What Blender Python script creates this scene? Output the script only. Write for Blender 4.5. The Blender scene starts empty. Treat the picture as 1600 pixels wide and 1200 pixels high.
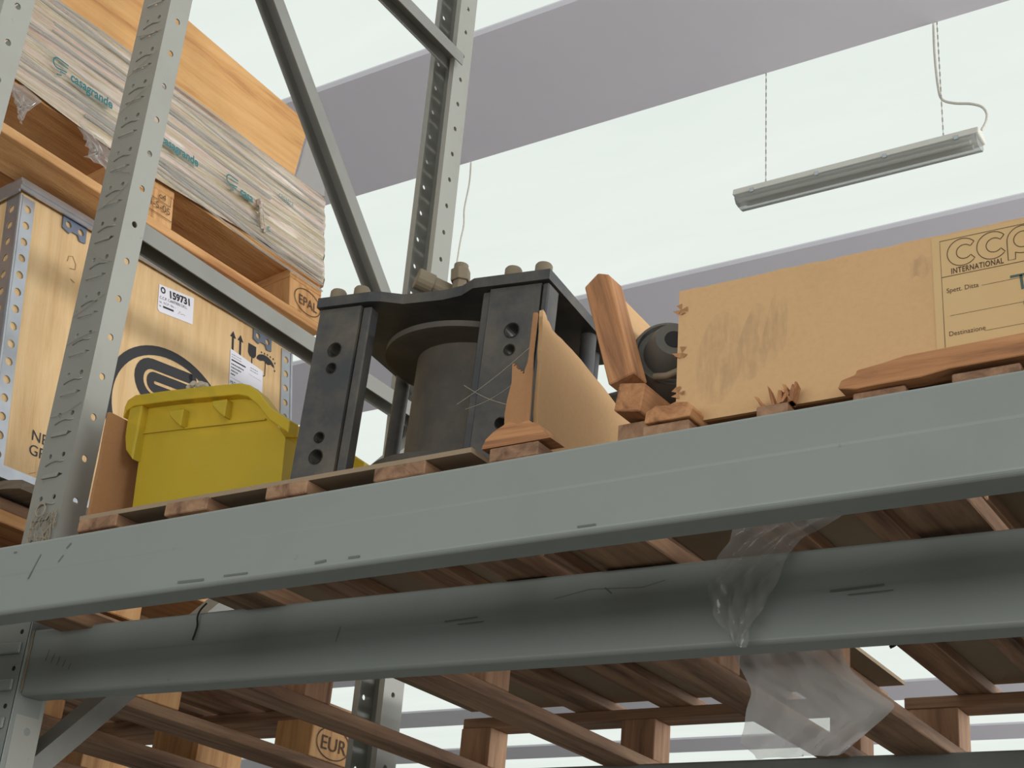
import bpy, bmesh, math, random
from mathutils import Vector, Matrix
random.seed(7)
scene = bpy.context.scene
COL = scene.collection
CH = 1.5                      # height of the camera above the floor (everything below is laid out from eye level)

# ------------------------------------------------------------------ camera, world, light
cam_d = bpy.data.cameras.new('camera'); cam = bpy.data.objects.new('camera', cam_d); COL.objects.link(cam)
RIGHT = Vector((0.83838353, 0.53986152, 0.07525025))
DOWN = Vector((-0.16806031, 0.38734456, -0.90648768))
FWD = Vector((-0.51852559, 0.74733776, 0.4154726))
m = Matrix((RIGHT, -DOWN, -FWD)).transposed().to_4x4()
m.translation = (0, 0, CH)
cam.matrix_world = m
cam_d.sensor_width = 36; cam_d.lens = 2278.16 / 1600 * 36
cam_d.clip_start = 0.05; cam_d.clip_end = 200
scene.camera = cam

w = bpy.data.worlds.new('world'); scene.world = w; w.use_nodes = True
w.node_tree.nodes['Background'].inputs[0].default_value = (0.80, 0.90, 1.0, 1)
w.node_tree.nodes['Background'].inputs[1].default_value = 0.5
ROOF_L = 0.95                 # luminance of the translucent roof panels (daylight from above)
def area(name, loc, direction, sx, sy, power, color=(1, 1, 1)):
    l = bpy.data.lights.new(name, 'AREA'); l.shape = 'RECTANGLE'; l.size = sx; l.size_y = sy
    l.energy = power; l.color = color
    o = bpy.data.objects.new(name, l); COL.objects.link(o); o.location = loc
    o.rotation_euler = Vector(direction).to_track_quat('-Z', 'Y').to_euler()
    return o
# daylight through the right wall's window band; far and front lights are added fill
area('window_daylight_right', (8.8, 7.0, 3.0), (-1, 0.0, -0.02), 20.0, 2.6, 1150, (1.0, 0.985, 0.955))
area('far_fill_light', (8.8, 27.0, 3.0), (-1, 0.0, -0.02), 18.0, 2.6, 2000, (1.0, 0.985, 0.965))  # added to lighten the far ceiling beams, no known window there
area('front_fill_light', (-0.2, -3.42, 2.05), (0, 1, 0.0), 8.0, 1.2, 165, (1.0, 0.99, 0.965))  # added behind the viewer to brighten front faces, second beam left dark
vs = scene.view_settings
vs.view_transform = 'Standard'; vs.look = 'None'; vs.exposure = 0.0; vs.gamma = 1.0; vs.use_curve_mapping = False

# ------------------------------------------------------------------ materials
def lin(c):
    return tuple(((v / 255) / 12.92 if v / 255 <= 0.04045 else ((v / 255 + 0.055) / 1.055) ** 2.4) for v in c) + (1,)
MATS = {}
class NT:
    def __init__(s, name):
        s.m = bpy.data.materials.new(name); s.m.use_nodes = True; s.t = s.m.node_tree; s.n = s.t.nodes
        s.b = s.n['Principled BSDF']; s.out = s.n['Material Output']; MATS[name] = s.m
    def node(s, kind, **kw):
        n = s.n.new(kind)
        for k, v in kw.items(): setattr(n, k, v)
        return n
    def link(s, a, b): s.t.links.new(a, b)
    def coord(s, scale=(1, 1, 1), jitter=True):
        tc = s.node('ShaderNodeTexCoord'); mp = s.node('ShaderNodeMapping'); mp.inputs['Scale'].default_value = scale
        src = tc.outputs['Object']
        if jitter:
            oi = s.node('ShaderNodeObjectInfo'); mul = s.node('ShaderNodeVectorMath', operation='SCALE')
            mul.inputs[0].default_value = (17.3, 11.7, 23.1); s.link(oi.outputs['Random'], mul.inputs['Scale'])
            ad = s.node('ShaderNodeVectorMath', operation='ADD'); s.link(src, ad.inputs[0]); s.link(mul.outputs[0], ad.inputs[1]); src = ad.outputs[0]
        s.link(src, mp.inputs['Vector']); return mp.outputs[0]
    def noise(s, vec, scale=5, detail=5, rough=0.6, dist=0.0):
        n = s.node('ShaderNodeTexNoise'); n.inputs['Scale'].default_value = scale; n.inputs['Detail'].default_value = detail
        n.inputs['Roughness'].default_value = rough; n.inputs['Distortion'].default_value = dist
        s.link(vec, n.inputs['Vector']); return n.outputs['Fac']
    def ramp(s, fac, stops):
        r = s.node('ShaderNodeValToRGB'); e = r.color_ramp.elements
        while len(e) < len(stops): e.new(0.5)
        for i, (p, c) in enumerate(stops):
            e[i].position = p; e[i].color = lin(c) if len(c) == 3 else c
        s.link(fac, r.inputs[0]); return r.outputs[0]
    def mix(s, fac, a, b, mode='MIX'):
        x = s.node('ShaderNodeMix', data_type='RGBA', blend_type=mode)
        for sock, v in ((x.inputs['Factor'], fac), (x.inputs['A'], a), (x.inputs['B'], b)):
            if isinstance(v, (int, float, tuple)): sock.default_value = v
            else: s.link(v, sock)
        return x.outputs['Result']
    def bump(s, h, strength=0.3, dist=0.002):
        b = s.node('ShaderNodeBump'); b.inputs['Strength'].default_value = strength; b.inputs['Distance'].default_value = dist
        s.link(h, b.inputs['Height']); s.link(b.outputs[0], s.b.inputs['Normal'])
    def col(s, c):
        if isinstance(c, tuple): s.b.inputs['Base Color'].default_value = c
        else: s.link(c, s.b.inputs['Base Color'])
    def rough(s, v): s.b.inputs['Roughness'].default_value = v

def paint(name, base, dirt, rough=0.45, amount=(0.5, 0.78), sc=6, k=150):
    t = NT(name); v = t.coord((1, 1, 1)); n1 = t.noise(v, sc, 8, 0.65); n2 = t.noise(t.coord((4, 4, 90)), 3, 4, 0.6)
    n3 = t.noise(v, 45, 3, 0.7)
    c = t.mix(t.ramp(n1, [(amount[0], (0, 0, 0)), (amount[1], (k, k, k))]), lin(base), lin(dirt))
    c = t.mix(t.ramp(n3, [(0.70, (0, 0, 0)), (0.78, (150, 150, 150))]), c, lin([int(x * 0.6) for x in dirt]))
    t.col(c); t.rough(rough); t.bump(n2, 0.05, 0.001); return t.m
paint('grey_paint', (132, 138, 134), (112, 115, 110))
paint('frame_paint', (154, 155, 148), (131, 128, 117))
paint('brace_paint', (134, 135, 130), (92, 90, 83))
paint('black_steel', (58, 60, 62), (112, 102, 86), 0.5, (0.42, 0.68), 11, 200)
paint('drum_steel', (64, 60, 54), (104, 92, 74), 0.6, (0.40, 0.70), 12, 200)
paint('dusty_fitting', (120, 108, 88), (90, 78, 60), 0.6)
paint('lamp_white', (226, 226, 216), (205, 203, 190), 0.4)

def wood(name, a, b, dark, axis='Y', rough=0.75, knots=True):
    t = NT(name)
    sc = {'X': (1.2, 16, 16), 'Y': (16, 1.2, 16), 'Z': (16, 16, 1.2)}[axis]
    v = t.coord(sc); n = t.noise(v, 2.2, 7, 0.62, 0.6); f = t.noise(t.coord(tuple(6 * q for q in sc)), 3, 4, 0.7)
    big = t.noise(t.coord((3, 3, 3)), 2.0, 4, 0.6)
    c = t.ramp(n, [(0.30, dark), (0.47, b), (0.68, a)])
    c = t.mix(t.ramp(f, [(0.35, (70, 70, 70)), (0.6, (0, 0, 0))]), c, lin(dark))
    c = t.mix(t.ramp(big, [(0.50, (0, 0, 0)), (0.80, (140, 140, 140))]), c, lin([int(q * 0.72) for q in b]))
    t.col(c); t.rough(rough); t.bump(f, 0.6, 0.002); return t.m
for ax in 'XYZ':
    wood('wood_aged_' + ax, (176, 140, 108), (142, 108, 82), (92, 66, 50), ax)
    wood('wood_fresh_' + ax, (222, 176, 122), (205, 154, 100), (170, 116, 70), ax)
    wood('wood_red_' + ax, (206, 154, 104), (174, 122, 80), (98, 64, 44), ax)
wood('wood_block_Z', (190, 150, 116), (162, 122, 92), (104, 74, 54), 'Z')
wood('wood_grey_X', (140, 128, 110), (116, 104, 88), (78, 68, 56), 'X')
wood('crate_ply_Y', (226, 178, 118), (212, 160, 100), (180, 122, 72), 'Y')
wood('box_ply_Z', (226, 196, 150), (218, 184, 136), (202, 164, 116), 'Z')

def fibre(name, base, spot):
    t = NT(name); v = t.coord(); n = t.noise(v, 130, 3, 0.7); g = t.noise(v, 4.5, 5, 0.6)
    c = t.mix(t.ramp(n, [(0.4, (0, 0, 0)), (0.75, (120, 120, 120))]), lin(base), lin(spot))
    c = t.mix(t.ramp(g, [(0.55, (0, 0, 0)), (0.75, (130, 130, 130))]), c, lin([int(q * 0.8) for q in base]))
    t.col(c); t.rough(0.85); t.bump(n, 0.25, 0.0008); return t.m
fibre('fibreboard', (206, 168, 122), (178, 136, 94)); fibre('fibreboard_dark', (168, 124, 84), (132, 92, 60))
fibre('sheet_deck', (150, 132, 108), (116, 100, 82))
t = NT('paper_tan'); t.col(t.mix(t.noise(t.coord(), 9, 5), lin((212, 182, 134)), lin((196, 162, 112)))); t.rough(0.8)
t = NT('paper_white'); t.col(lin((226, 226, 236))); t.rough(0.6)
t = NT('ink_black'); t.col(lin((40, 40, 44))); t.rough(0.6)
t = NT('ink_brown'); t.col(lin((84, 62, 44))); t.rough(0.8)
t = NT('ink_teal'); t.col(lin((48, 118, 122))); t.rough(0.5)
t = NT('marker_green'); t.col(lin((74, 92, 84))); t.rough(0.7)
t = NT('pencil'); t.col(lin((150, 116, 76))); t.rough(0.8)
t = NT('bore_dark'); t.col(lin((22, 22, 24))); t.rough(0.8)
t = NT('galvanised'); n = t.noise(t.coord(), 22, 4); t.col(t.mix(n, lin((206, 210, 216)), lin((166, 172, 182)))); t.b.inputs['Metallic'].default_value = 0.75; t.rough(0.32)
t = NT('clip_steel'); t.col(lin((128, 140, 160))); t.b.inputs['Metallic'].default_value = 0.6; t.rough(0.4)
t = NT('rubber'); t.col(t.mix(t.noise(t.coord(), 12, 5), lin((70, 70, 68)), lin((102, 98, 90)))); t.rough(0.6)
t = NT('dust'); t.col(lin((168, 158, 140))); t.rough(0.95)
t = NT('chain_grey'); t.col(lin((196, 194, 184))); t.rough(0.5)
t = NT('cable_white'); t.col(lin((222, 220, 208))); t.rough(0.5)
t = NT('concrete_soffit'); t.col(t.mix(t.noise(t.coord(jitter=False), 1.6, 6), lin((240, 237, 246)), lin((231, 228, 238)))); t.rough(0.85)
t = NT('concrete_floor'); t.col(t.mix(t.noise(t.coord(jitter=False), 1.2, 6), lin((120, 118, 115)), lin((102, 100, 97)))); t.rough(0.6)
t = NT('wall_dark'); t.col(t.mix(t.noise(t.coord(jitter=False), 0.8, 5), lin((96, 93, 88)), lin((80, 78, 74)))); t.rough(0.85)  # dark so the unseen front wall throws little light back
t = NT('wall_white'); t.col(lin((206, 206, 203))); t.rough(0.8)
# translucent roof panels: they give off the daylight that falls through them
t = NT('roof_panel')
v = t.coord((0.25, 1.0, 1), False); a = t.noise(v, 1.4, 6, 0.6, 0.4); b_ = t.noise(t.coord((1, 1, 1), False), 14, 4, 0.7)
c = t.mix(t.ramp(a, [(0.30, (0, 0, 0)), (0.75, (255, 255, 255))]), (0.80, 0.865, 0.815, 1), (0.865, 0.925, 0.875, 1))
c = t.mix(t.ramp(b_, [(0.72, (0, 0, 0)), (0.80, (90, 90, 90))]), c, (0.74, 0.77, 0.72, 1))
t.link(c, t.b.inputs['Emission Color']); t.b.inputs['Emission Strength'].default_value = ROOF_L
t.col((0.02, 0.02, 0.02, 1)); t.rough(0.7)

def film(name, clear, tint, rough=0.12, white=0.25, dv=0.75):
    t = NT(name); t.n.remove(t.b)
    tr = t.node('ShaderNodeBsdfTransparent'); tr.inputs[0].default_value = tint
    gl = t.node('ShaderNodeBsdfGlossy'); gl.inputs['Roughness'].default_value = rough
    df = t.node('ShaderNodeBsdfDiffuse'); df.inputs[0].default_value = (dv, dv, dv * 0.98, 1)
    tl = t.node('ShaderNodeBsdfTranslucent'); tl.inputs[0].default_value = (dv, dv, dv * 0.98, 1)
    ms = t.node('ShaderNodeMixShader'); ms.inputs[0].default_value = 0.5; t.link(df.outputs[0], ms.inputs[1]); t.link(tl.outputs[0], ms.inputs[2])
    m2 = t.node('ShaderNodeMixShader'); m2.inputs[0].default_value = white; t.link(tr.outputs[0], m2.inputs[1]); t.link(ms.outputs[0], m2.inputs[2])
    lw = t.node('ShaderNodeLayerWeight'); lw.inputs[0].default_value = clear
    m3 = t.node('ShaderNodeMixShader'); t.link(lw.outputs['Fresnel'], m3.inputs[0]); t.link(m2.outputs[0], m3.inputs[1]); t.link(gl.outputs[0], m3.inputs[2])
    t.link(m3.outputs[0], t.out.inputs[0]); return t.m
film('bag_film', 0.26, (0.88, 0.88, 0.86, 1), 0.14, 0.30, 0.6)
film('bag_film_milky', 0.12, (0.85, 0.85, 0.83, 1), 0.25, 0.50, 0.62)
film('clear_film', 0.10, (0.97, 0.97, 0.97, 1), 0.3, 0.50)
film('lamp_diffuser', 0.2, (0.90, 0.92, 0.92, 1), 0.1, 0.45)
# stretch film: many stretched layers, nearly opaque, streaked along its length
t = NT('stretch_film'); v = t.coord((26, 0.7, 26), False); n1 = t.noise(v, 2.0, 8, 0.68, 0.5); n2 = t.noise(t.coord((60, 1.1, 60), False), 2.4, 6, 0.7, 0.3)
c = t.ramp(n1, [(0.30, (104, 92, 68)), (0.41, (182, 158, 116)), (0.50, (214, 198, 168)), (0.58, (222, 186, 170)), (0.66, (232, 226, 216)), (0.76, (150, 148, 130))])
c = t.mix(t.ramp(n2, [(0.44, (0, 0, 0)), (0.70, (210, 210, 210))]), c, lin((236, 234, 230)))
t.col(c); t.rough(0.14); t.bump(n2, 0.8, 0.008); t.b.inputs['Specular IOR Level'].default_value = 0.9; t.b.inputs['Coat Weight'].default_value = 0.5; t.b.inputs['Coat Roughness'].default_value = 0.08
# translucent yellow plastic
t = NT('yellow_plastic'); n = t.noise(t.coord(), 7, 5, 0.6)
c = t.mix(t.ramp(n, [(0.5, (0, 0, 0)), (0.78, (170, 170, 170))]), lin((206, 184, 60)), lin((168, 146, 44)))
c = t.mix(t.ramp(t.noise(t.coord((1, 1, 2)), 16, 5, 0.7, 1.0), [(0.55, (0, 0, 0)), (0.72, (120, 120, 120))]), c, lin((212, 202, 120)))
t.col(c); t.rough(0.35)
tr = t.node('ShaderNodeBsdfTransparent'); tr.inputs[0].default_value = lin((236, 208, 70))
ms = t.node('ShaderNodeMixShader'); ms.inputs[0].default_value = 0.34
t.link(t.b.outputs[0], ms.inputs[1]); t.link(tr.outputs[0], ms.inputs[2]); t.link(ms.outputs[0], t.out.inputs[0])

# ------------------------------------------------------------------ mesh helpers
class MB:
    def __init__(s): s.v = []; s.f = []
    def add(s, vs, fs):
        k = len(s.v); s.v += [tuple(p) for p in vs]; s.f += [tuple(i + k for i in f) for f in fs]; return s
    def box(s, x0, x1, y0, y1, z0, z1):
        return s.add([(x0, y0, z0), (x1, y0, z0), (x1, y1, z0), (x0, y1, z0), (x0, y0, z1), (x1, y0, z1), (x1, y1, z1), (x0, y1, z1)],
                     [(0, 3, 2, 1), (4, 5, 6, 7), (0, 1, 5, 4), (1, 2, 6, 5), (2, 3, 7, 6), (3, 0, 4, 7)])
    def prism(s, poly, axis, a, b):
        # poly: 2D points; axis X -> (y,z), Y -> (x,z), Z -> (x,y)
        mk = {'X': lambda p, q: (q, p[0], p[1]), 'Y': lambda p, q: (p[0], q, p[1]), 'Z': lambda p, q: (p[0], p[1], q)}[axis]
        n = len(poly); vs = [mk(p, a) for p in poly] + [mk(p, b) for p in poly]
        return s.add(vs, [tuple(range(n)), tuple(range(2 * n - 1, n - 1, -1))] + [(i, i + n, (i + 1) % n + n, (i + 1) % n) for i in range(n)])
    def cyl(s, p0, p1, r0, r1=None, n=24, caps=True):
        r1 = r0 if r1 is None else r1; p0 = Vector(p0); p1 = Vector(p1); d = (p1 - p0).normalized()
        u = d.orthogonal().normalized(); v = d.cross(u)
        vs = [p0 + (u * math.cos(6.28318530718 * i / n) + v * math.sin(6.28318530718 * i / n)) * r0 for i in range(n)]
        vs += [p1 + (u * math.cos(6.28318530718 * i / n) + v * math.sin(6.28318530718 * i / n)) * r1 for i in range(n)]
        fs = [(i, (i + 1) % n, (i + 1) % n + n, i + n) for i in range(n)]
        if caps: fs += [tuple(range(n - 1, -1, -1)), tuple(range(n, 2 * n))]
        return s.add(vs, fs)
    def tube(s, pts, r, n=8):
        pts = [Vector(p) for p in pts]; k = len(pts); vs = []; u = None
        for i, p in enumerate(pts):
            d = (pts[min(i + 1, k - 1)] - pts[max(i - 1, 0)]).normalized()
            u = d.orthogonal().normalized() if u is None else (u - d * u.dot(d)).normalized()
            v = d.cross(u)
            vs += [p + (u * math.cos(6.28318530718 * j / n) + v * math.sin(6.28318530718 * j / n)) * r for j in range(n)]
        fs = [(i * n + j, i * n + (j + 1) % n, (i + 1) * n + (j + 1) % n, (i + 1) * n + j) for i in range(k - 1) for j in range(n)]
        fs += [tuple(range(n - 1, -1, -1)), tuple(range((k - 1) * n, k * n))]
        return s.add(vs, fs)
    def lathe(s, prof, c=(0, 0, 0), d=(0, 0, 1), n=40, caps=True):
        c = Vector(c); d = Vector(d).normalized(); u = d.orthogonal().normalized(); v = d.cross(u); k = len(prof); vs = []
        for r, h in prof:
            vs += [c + d * h + (u * math.cos(6.28318530718 * j / n) + v * math.sin(6.28318530718 * j / n)) * r for j in range(n)]
        fs = [(i * n + j, i * n + (j + 1) % n, (i + 1) * n + (j + 1) % n, (i + 1) * n + j) for i in range(k - 1) for j in range(n)]
        if caps: fs += [tuple(range(n - 1, -1, -1)), tuple(range((k - 1) * n, k * n))]
        return s.add(vs, fs)
    def mesh(s, name, smooth=False):
        me = bpy.data.meshes.new(name); me.from_pydata(s.v, [], s.f)
        bm = bmesh.new(); bm.from_mesh(me); bmesh.ops.recalc_face_normals(bm, faces=bm.faces); bm.to_mesh(me); bm.free()
        if smooth:
            for p in me.polygons: p.use_smooth = True
        return me
    def build(s, name, mat, parent=None, smooth=False, bevel=0, seg=1, cut=None, loc=None, rot=None):
        me = s.mesh(name, smooth)
        if cut is not None: me = boolean(me, cut.mesh('cut'))
        me.materials.append(MATS[mat])
        o = bpy.data.objects.new(name, me); COL.objects.link(o); o.parent = parent
        if loc is not None: o.location = loc
        if rot is not None: o.rotation_euler = rot
        if bevel:
            b = o.modifiers.new('bevel', 'BEVEL'); b.width = bevel; b.segments = seg; b.limit_method = 'ANGLE'; b.angle_limit = 0.6
        if smooth and not bevel:
            try: me.set_sharp_from_angle(angle=0.7)
            except Exception: pass
        return o
def boolean(me, cutter):
    a = bpy.data.objects.new('tmp_a', me); b = bpy.data.objects.new('tmp_b', cutter)
    COL.objects.link(a); COL.objects.link(b)
    md = a.modifiers.new('cut', 'BOOLEAN'); md.object = b; md.operation = 'DIFFERENCE'; md.solver = 'EXACT'; md.use_self = True
    dg = bpy.context.evaluated_depsgraph_get(); dg.update()
    res = bpy.data.meshes.new_from_object(a.evaluated_get(dg))
    bpy.data.objects.remove(a); bpy.data.objects.remove(b); return res
def tag(o, label, cat, group=None, kind=None):
    if label: o['label'] = label
    if cat: o['category'] = cat
    if group: o['group'] = group
    if kind: o['kind'] = kind
    return o
def thing(name, label, cat, loc=(0, 0, 0), rot=(0, 0, 0), group=None):
    o = bpy.data.objects.new(name, None); COL.objects.link(o); o.location = loc; o.rotation_euler = rot
    o.empty_display_size = 0.05
    return tag(o, label, cat, group)
# flat print: shapes in (u, v), mapped onto a face
TXT = {}
def text2d(body, size, spacing=1.0, bold=0.0):
    cu = bpy.data.curves.new('txt', 'FONT'); cu.body = body; cu.size = size; cu.resolution_u = 4; cu.space_character = spacing; cu.offset = bold
    o = bpy.data.objects.new('txt', cu); COL.objects.link(o)
    dg = bpy.context.evaluated_depsgraph_get(); dg.update()
    me = bpy.data.meshes.new_from_object(o.evaluated_get(dg))
    vs = [(v.co.x, v.co.y) for v in me.vertices]; fs = [tuple(p.vertices) for p in me.polygons]
    bpy.data.objects.remove(o); bpy.data.curves.remove(cu); bpy.data.meshes.remove(me)
    return vs, fs
class Print:
    def __init__(s): s.v = []; s.f = []
    def add(s, vs, fs): k = len(s.v); s.v += vs; s.f += [tuple(i + k for i in f) for f in fs]; return s
    def text(s, body, u, v, size, sx=1.0, rot=0.0, spacing=1.0, bold=0.0, shear=0.0):
        vs, fs = text2d(body, size, spacing, bold); c, q = math.cos(rot), math.sin(rot)
        return s.add([(u + (a * sx + b * shear) * c - b * q, v + (a * sx + b * shear) * q + b * c) for a, b in vs], fs)
    def poly(s, pts): return s.add(list(pts), [tuple(range(len(pts)))])
    def rect(s, u0, v0, u1, v1): return s.poly([(u0, v0), (u1, v0), (u1, v1), (u0, v1)])
    def stroke(s, pts, wd, closed=False):
        n = len(pts); L = []; Rr = []
        for i in range(n):
            a = pts[(i - 1) % n] if closed or i > 0 else pts[i]; b = pts[(i + 1) % n] if closed or i < n - 1 else pts[i]
            dx, dy = b[0] - a[0], b[1] - a[1]; l = math.hypot(dx, dy) or 1
            nx, ny = -dy / l * wd / 2, dx / l * wd / 2
            L.append((pts[i][0] + nx, pts[i][1] + ny)); Rr.append((pts[i][0] - nx, pts[i][1] - ny))
        k = n if closed else n - 1
        return s.add(L + Rr, [(i, (i + 1) % n, (i + 1) % n + n, i + n) for i in range(k)])
    def build(s, name, mp, mat, parent):
        me = bpy.data.meshes.new(name); me.from_pydata([mp(*p) for p in s.v], [], s.f); me.materials.append(MATS[mat])
        o = bpy.data.objects.new(name, me); COL.objects.link(o); o.parent = parent; return o
def arc(cx, cy, rx, ry, a0, a1, n=24, rot=0.0):
    c, q = math.cos(rot), math.sin(rot); out = []
    for i in range(n + 1):
        a = math.radians(a0 + (a1 - a0) * i / n); x, y = rx * math.cos(a), ry * math.sin(a)
        out.append((cx + x * c - y * q, cy + x * q + y * c))
    return out
def jag(pts, amp, n=6):
    # roughen a polyline between its points
    out = []
    for a, b in zip(pts, pts[1:]):
        for i in range(n): 
            k = i / n; out.append((a[0] + (b[0] - a[0]) * k + (random.uniform(-amp, amp) if i else 0), a[1] + (b[1] - a[1]) * k + (random.uniform(-amp, amp) if i else 0)))
    return out + [pts[-1]]

# ------------------------------------------------------------------ the hall
tag(MB().box(-26, 9.5, -3.7, 42, -CH - 0.2, -CH).build('floor', 'concrete_floor'), None, None, kind='structure')
tag(MB().box(9.3, 9.5, -3.7, 42, -CH, 5.2).build('wall_right', 'wall_white'), None, None, kind='structure')
tag(MB().box(-26, -25.8, -3.7, 42, -CH, 5.2).build('wall_left', 'wall_white'), None, None, kind='structure')
tag(MB().box(-26, 9.5, 41.8, 42, -CH, 5.2).build('wall_back', 'wall_white'), None, None, kind='structure')
tag(MB().box(-26, 9.5, -3.7, -3.5, -CH, 5.2).build('wall_front', 'wall_dark'), None, None, kind='structure')  # unseen, set close and dark to keep ceiling light off the second beam
H = 4.85; PER = 0.572 * H
ceil = bpy.data.objects.new('ceiling', None); COL.objects.link(ceil); ceil.location = (0, 0, H); ceil['kind'] = 'structure'
b0 = 1.019 * H; bw = 0.2015 * H
sm = MB().prism([(0, 0), (bw, 0), (bw, 0.05), (0.0, 0.05), (-0.012, 0.035), (-0.012, 0.022)], 'X', -25.8, 9.3).mesh('ceiling_beam'); sm.materials.append(MATS['concrete_soffit'])
pm = MB().box(-25.8, 9.3, bw, PER - 0.012, 0.03, 0.05).mesh('roof_panel'); pm.materials.append(MATS['roof_panel'])
for k in range(-3, 13):
    for nm, me in (('ceiling_beam', sm), ('roof_panel', pm)):
        o = bpy.data.objects.new(nm, me); COL.objects.link(o); o.parent = ceil; o.location = (0, b0 + k * PER, 0)
tag(MB().box(-26, 9.5, -3.7, 42, 5.0, 5.2).build('ceiling_slab', 'wall_white', ceil, loc=(0, 0, -H)), None, None)

# ------------------------------------------------------------------ rack frames
def post(name, parent, x0, x1, yf, depth, z0, z1, facing, mat='frame_paint', hole_z=1.73764, ridges=None):
    """perforated channel upright; facing=-1: web looks to -Y and the channel is open to +Y"""
    T = 0.003; s = -facing
    y = lambda q: yf + s * q
    mb = MB()
    prof = [(x0, y(0)), (x1, y(0)), (x1, y(depth)), (x1 - 0.014, y(depth)), (x1 - 0.014, y(depth - T)), (x1 - T, y(depth - T)), (x1 - T, y(T)),
            (x0 + T, y(T)), (x0 + T, y(depth - T)), (x0 + 0.014, y(depth - T)), (x0 + 0.014, y(depth)), (x0, y(depth))]
    mb.prism(prof, 'Z', z0, z1)
    c = MB(); P = 0.075; xm = (x0 + x1) / 2
    k0 = math.ceil((hole_z - z1 + 0.03) / P); k1 = int((hole_z - z0 - 0.03) / P)
    ya, yb = (yf - 0.02, yf + 0.02)
    for k in range(k0, k1 + 1):
        z = hole_z - k * P
        sy = y(depth * 0.52)
        c.cyl((x0 - 0.02, sy, z), (x1 + 0.02, sy, z), 0.0062, n=12)
        # pair of round holes and the tongue slot of the web
        for dx in (-0.016, 0.016): c.cyl((xm + dx, ya, z + 0.002), (xm + dx, yb, z + 0.002), 0.0046, n=10)
        zs = z - 0.034
        c.prism([(xm - 0.024, zs - 0.0045), (xm + 0.012, zs - 0.0045), (xm + 0.025, zs + 0.0005), (xm + 0.012, zs + 0.0045), (xm - 0.024, zs + 0.0045)], 'Y', ya, yb)
    o = mb.build(name, mat, parent, cut=c)
    # pressed crescent ridges and bent tongues of the web, where it faces the viewer
    if ridges:
        me = MB().tube([(-0.022, -0.0002, -0.003), (-0.010, -0.0010, 0.002), (0.004, -0.0014, 0.0035), (0.014, -0.0010, 0.001), (0.022, -0.0002, 0.002)], 0.0016, 6).mesh('pressed_ridge', True)
        mt = MB().prism([(-0.0002, -0.018), (-0.0034, -0.0265), (-0.0020, -0.0265), (0.0010, -0.018)], 'X', -0.023, 0.014).mesh('bent_tongue')
        for q in (me, mt): q.materials.append(MATS[mat])
        for k in range(k0, k1 + 1):
            z = hole_z - k * P - 0.0115
            if z < ridges: continue
            for q in (me, mt):
                d_ = bpy.data.objects.new(q.name, q); COL.objects.link(d_); d_.parent = o; d_.location = (xm, yf, z)
    return o
def channel(name, parent, p0, p1, wid, hgt, mat):
    """U channel brace, open towards its local -Z side"""
    p0 = Vector(p0); p1 = Vector(p1); d = p1 - p0; L = d.length; T = 0.0028; h = wid / 2
    prof = [(-h, 0), (h, 0), (h, -hgt), (h - T, -hgt), (h - T, -T), (-h + T, -T), (-h + T, -hgt), (-h, -hgt)]
    mb = MB().prism(prof, 'Y', 0, L)
    return mb.build(name, mat, parent, loc=p0, rot=(math.atan2(d.z, d.y), 0, 0))

fr = thing('rack_frame', 'grey upright rack frame of two perforated posts joined by diagonal braces', 'rack', (-1.905, 1.444, -CH))
ox, oy, oz = 1.905, -1.444, CH
post('post', fr, -1.945 + ox, -1.865 + ox, 1.444 + oy, 0.050, 0, 2.75 + oz, -1, hole_z=1.73764 + oz, ridges=0.56 + oz)
post('post', fr, -1.985 + ox, -1.905 + ox, 2.439 + oy, 0.067, 0, 3.0 + oz, 1, hole_z=2.46012 + oz)
BX = -1.905
for a, b in (((BX, 1.490, 1.315), (BX, 2.378, 1.298)), ((BX, 1.490, 2.315), (BX, 2.378, 2.288)), ((BX, 1.490, 2.255), (BX, 2.378, 1.348)), ((BX, 1.490, 0.340), (BX, 2.378, 1.245)), ((BX, 1.490, -0.66), (BX, 2.378, 0.28))):
    a = (a[0] + ox, a[1] + oy, a[2] + oz); b = (b[0] + ox, b[1] + oy, b[2] + oz)
    channel('brace', fr, a, b, 0.046, 0.034, 'brace_paint')
fa = thing('rack_frame', 'grey perforated post of the nearer rack, cut by the top left corner', 'rack', (-1.905, 1.14, -CH))
post('post', fa, -1.985 + ox, -1.860 + ox, 1.166 - 1.14, 0.056, 0, 2.75 + oz, 1, hole_z=1.53084 + oz)

# ------------------------------------------------------------------ beams
def beam(label, x0, x1, y0, ztop, hgt, tilt, mat='grey_paint'):
    o = thing('rack_beam', label, 'beam', (x0, y0, ztop), (0, tilt, 0)); d = 0.044; r = 0.005; L = x1 - x0
    prof = []
    def q(cy, cz, rad, a0, a1): return [(cy + rad * math.cos(math.radians(a0 + (a1 - a0) * i / 5)), cz + rad * math.sin(math.radians(a0 + (a1 - a0) * i / 5))) for i in range(6)]
    prof += q(d - 0.004, -0.004, 0.004, 0, 90) + q(r, -r, r, 90, 180)
    prof += [(0.0, -hgt * 0.44), (0.0004, -hgt * 0.47)]
    prof += q(0.0004 + 0.006, -hgt + 0.006, 0.006, 180, 270) + q(d - 0.006, -hgt + 0.006, 0.006, 270, 360)
    MB().prism(prof, 'X', 0, L).build('beam_profile', mat, o)
    return o
BM1 = beam('light grey box beam crossing the whole picture in front', -2.3, 1.2, 1.106, 0.5265, 0.0905, -math.atan(0.0045))
BM2 = beam('shaded grey box beam behind the front beam, hooked to the post', -1.863, 1.0, 1.443, 0.5405, 0.103, math.atan(0.0115))
BM3 = beam('dark box beam at the far side under the pallets', -1.90, 1.0, 2.462, 0.5115, 0.105, 0)
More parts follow.
